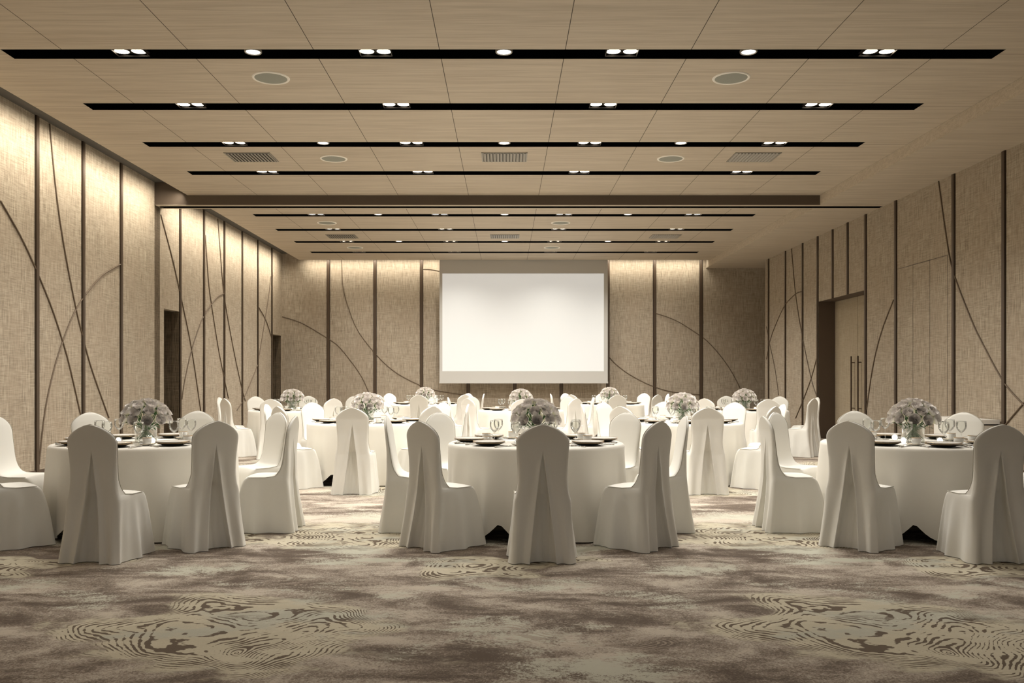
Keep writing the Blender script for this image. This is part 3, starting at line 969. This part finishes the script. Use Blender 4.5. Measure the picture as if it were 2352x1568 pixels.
def dome():
    pts = []
    for n, el, off in ((11, 4, 0), (10, 28, .3), (7, 50, .1), (4, 70, .5), (1, 90, 0)):
        for k in range(n):
            a = 2 * PI * (k + off) / n; e = math.radians(el)
            pts.append((.190 * math.cos(e) * math.cos(a), .190 * math.cos(e) * math.sin(a), .182 + .165 * math.sin(e), a, e))
    return pts
DOME = dome()
def stems_mesh():
    m = MB(); rnd = random.Random(3)
    for (x, y, z, a, e) in DOME:
        q = rnd.uniform(-.016, .016); q2 = rnd.uniform(-.016, .016)
        bx = -x * .42 + rnd.uniform(-.012, .012); by = -y * .42 + rnd.uniform(-.012, .012)
        m.tube([(x * .93, y * .93, z - .022), (x * .5 + q, y * .5 + q2, z * .45 + .05), (q, q2, .092), (bx, by, .010 + rnd.random() * .02)], .0032, 5)
    return m.mesh('stems', M['stem'], True)
def leaves_mesh():
    m = MB(); rnd = random.Random(8)
    for i in range(46):
        a = rnd.random() * 6.28; 
        if i < 26: r = rnd.uniform(.05, .165); z = rnd.uniform(.12, .165)
        else: r = rnd.uniform(.01, .05); z = rnd.uniform(.09, .14)
        c = Vector((r * math.cos(a), r * math.sin(a), z)); d = Vector((math.cos(a), math.sin(a), rnd.uniform(-.9, .1))).normalized()
        s = d.cross(Vector((0, 0, 1))).normalized() * .010; L = .042
        m.add([c, c + d * L * .35 + s, c + d * L, c + d * L * .35 - s, c + d * L * .4 + Vector((0, 0, .003))], [(0, 1, 4), (1, 2, 4), (2, 3, 4), (3, 0, 4)])
    return m.mesh('leaves', M['stem'])
STEMS = stems_mesh(); LEAVES = leaves_mesh()
vase0 = empty('glass_vase')
lathe_obj('vase_body', [(.088, .0), (.092, .002), (.092, .150), (.089, .150), (.089, .008), (.001, .007)], 36, M['vase_glass'], vase0)
def bouquet(loc, rz, label, hi):
    b = empty('rose_bouquet', loc, rz)
    tag(b, label, 'flower bouquet', 'rose bouquets on the round tables')
    link('stems', STEMS, b); link('leaves', LEAVES, b)
    rnd = random.Random(int(loc[0] * 100))
    for i, (x, y, z, a, e) in enumerate(DOME):
        me = rnd.choice(ROSES if hi else ROSES_LO)
        o = link('rose', me, b, (x + rnd.uniform(-.006, .006), y + rnd.uniform(-.006, .006), z + rnd.uniform(-.006, .006)))
        e2 = e + math.radians(10)
        n = Vector((math.cos(e2) * math.cos(a), math.cos(e2) * math.sin(a), math.sin(e2))) if e < 1.5 else Vector((0, 0, 1))
        o.rotation_mode = 'QUATERNION'
        o.rotation_quaternion = n.to_track_quat('Z', 'Y')
        sc = rnd.uniform(.98, 1.12); o.scale = (sc, sc, sc)
    return b

# ------------------------------------------------------------------ tables with their chairs and settings
TABLES = [  # name, X, D, twist of the front chair
    ('front left', -2.405, 5.93, .15), ('front centre', .205, 5.93, 0), ('front right', 2.73, 5.93, -.03),
    ('second row left', -1.37, 8.80, .04), ('second row right', 1.76, 8.80, .0),
    ('third row left', -2.92, 12.15, 0), ('third row centre', .215, 12.2, 0), ('third row right', 3.28, 12.15, 0),
    ('back row left', -1.365, 15.1, 0), ('back row right', 1.775, 15.1, 0)]
SEATS = ['near side', 'near left side', 'left side', 'far left side', 'far side', 'far right side', 'right side', 'near right side']
rnd = random.Random(11)
for ti, (tn, tx, td, tw_) in enumerate(TABLES):
    cx, cy = tx * H, td * H
    place(table0, (cx, cy, 0), 0, 'round banquet table hidden under the cloth, %s table' % tn, 'table', 'round banquet tables')
    place(cloth0, (cx, cy, 0), 0 if ti < 3 else [0, PI / 2, 0, PI / 2, 0, PI, 0][ti - 3], 'cream floor-length round tablecloth on the %s table' % tn, 'tablecloth', 'round tablecloths')
    for k in range(8):
        th = k * PI / 4            # 0 = nearest the camera, then clockwise seen from above
        r = (1.10 if k == 0 else .985) * H
        px = cx - r * math.sin(th) + (tw_ * H if k == 0 else 0); py = cy - r * math.cos(th)
        ex = rnd.uniform(-.02, .02) if k else -tw_ * .8
        # chair looks at the table centre: local +y
        rz = -th + ex
        place(chair0, (px, py, 0), rz, 'cream covered banquet chair at the %s of the %s table' % (SEATS[k], tn), 'chair', 'covered chairs round the tables')
    # settings sit between the chairs' centre lines
    zt = TZ + .0005
    for k in range(8):
        th = k * PI / 4 + (math.radians(-1) if ti % 2 else math.radians(2))
        st = '%s of the %s table' % (SEATS[k], tn)
        def at(rr, off, z=0.0):
            # rr from the centre, off to the guest's right
            return (cx - rr * math.sin(th) + off * math.cos(th), cy - rr * math.cos(th) - off * math.sin(th), zt + z)
        rz = -th
        place(charger0, at(.575, 0), rz, 'black charger plate at the ' + st, 'plate', 'black charger plates')
        place(plate0, at(.575, 0, .0272), rz, 'gold-rimmed white plate at the ' + st, 'plate', 'white dinner plates')
        place(goblet0, at(.36, .10), rz, 'clear wine glass at the ' + st, 'wine glass', 'wine glasses')
        place(saucer0, at(.415, .195), rz, 'white saucer at the ' + st, 'saucer', 'saucers')
        place(cup0, at(.415, .195, .0078), rz + rnd.choice((0, 2.6, .6, -2.4)), 'white tea cup at the ' + st, 'cup', 'tea cups')
        if ti < 5:
            place(fork0, at(.585, -.165), rz, 'steel fork at the ' + st, 'fork', 'steel forks')
            place(knife0, at(.585, .165), rz, 'steel knife at the ' + st, 'knife', 'steel knives')
        if ti < 3:
            place(spoon0, at(.60, .192), rz, 'steel spoon at the ' + st, 'spoon', 'steel spoons')
    for q, (a, t) in enumerate(((-.6, 'near right of the vase'), (.75, 'near left of the vase'), (2.9, 'behind the vase'))):
        place(candle0, (cx - .24 * math.sin(a), cy - .24 * math.cos(a), zt), 0, 'small glowing votive candle %s on the %s table' % (t, tn), 'candle', 'votive candles')
    place(vase0, (cx, cy, zt), 0, 'clear cylinder glass vase holding rose stems on the %s table' % tn, 'vase', 'glass vases')
    bouquet((cx, cy, zt + .006), ti * 1.3, 'domed bouquet of pale lilac white roses on the %s table' % tn, ti < 5)
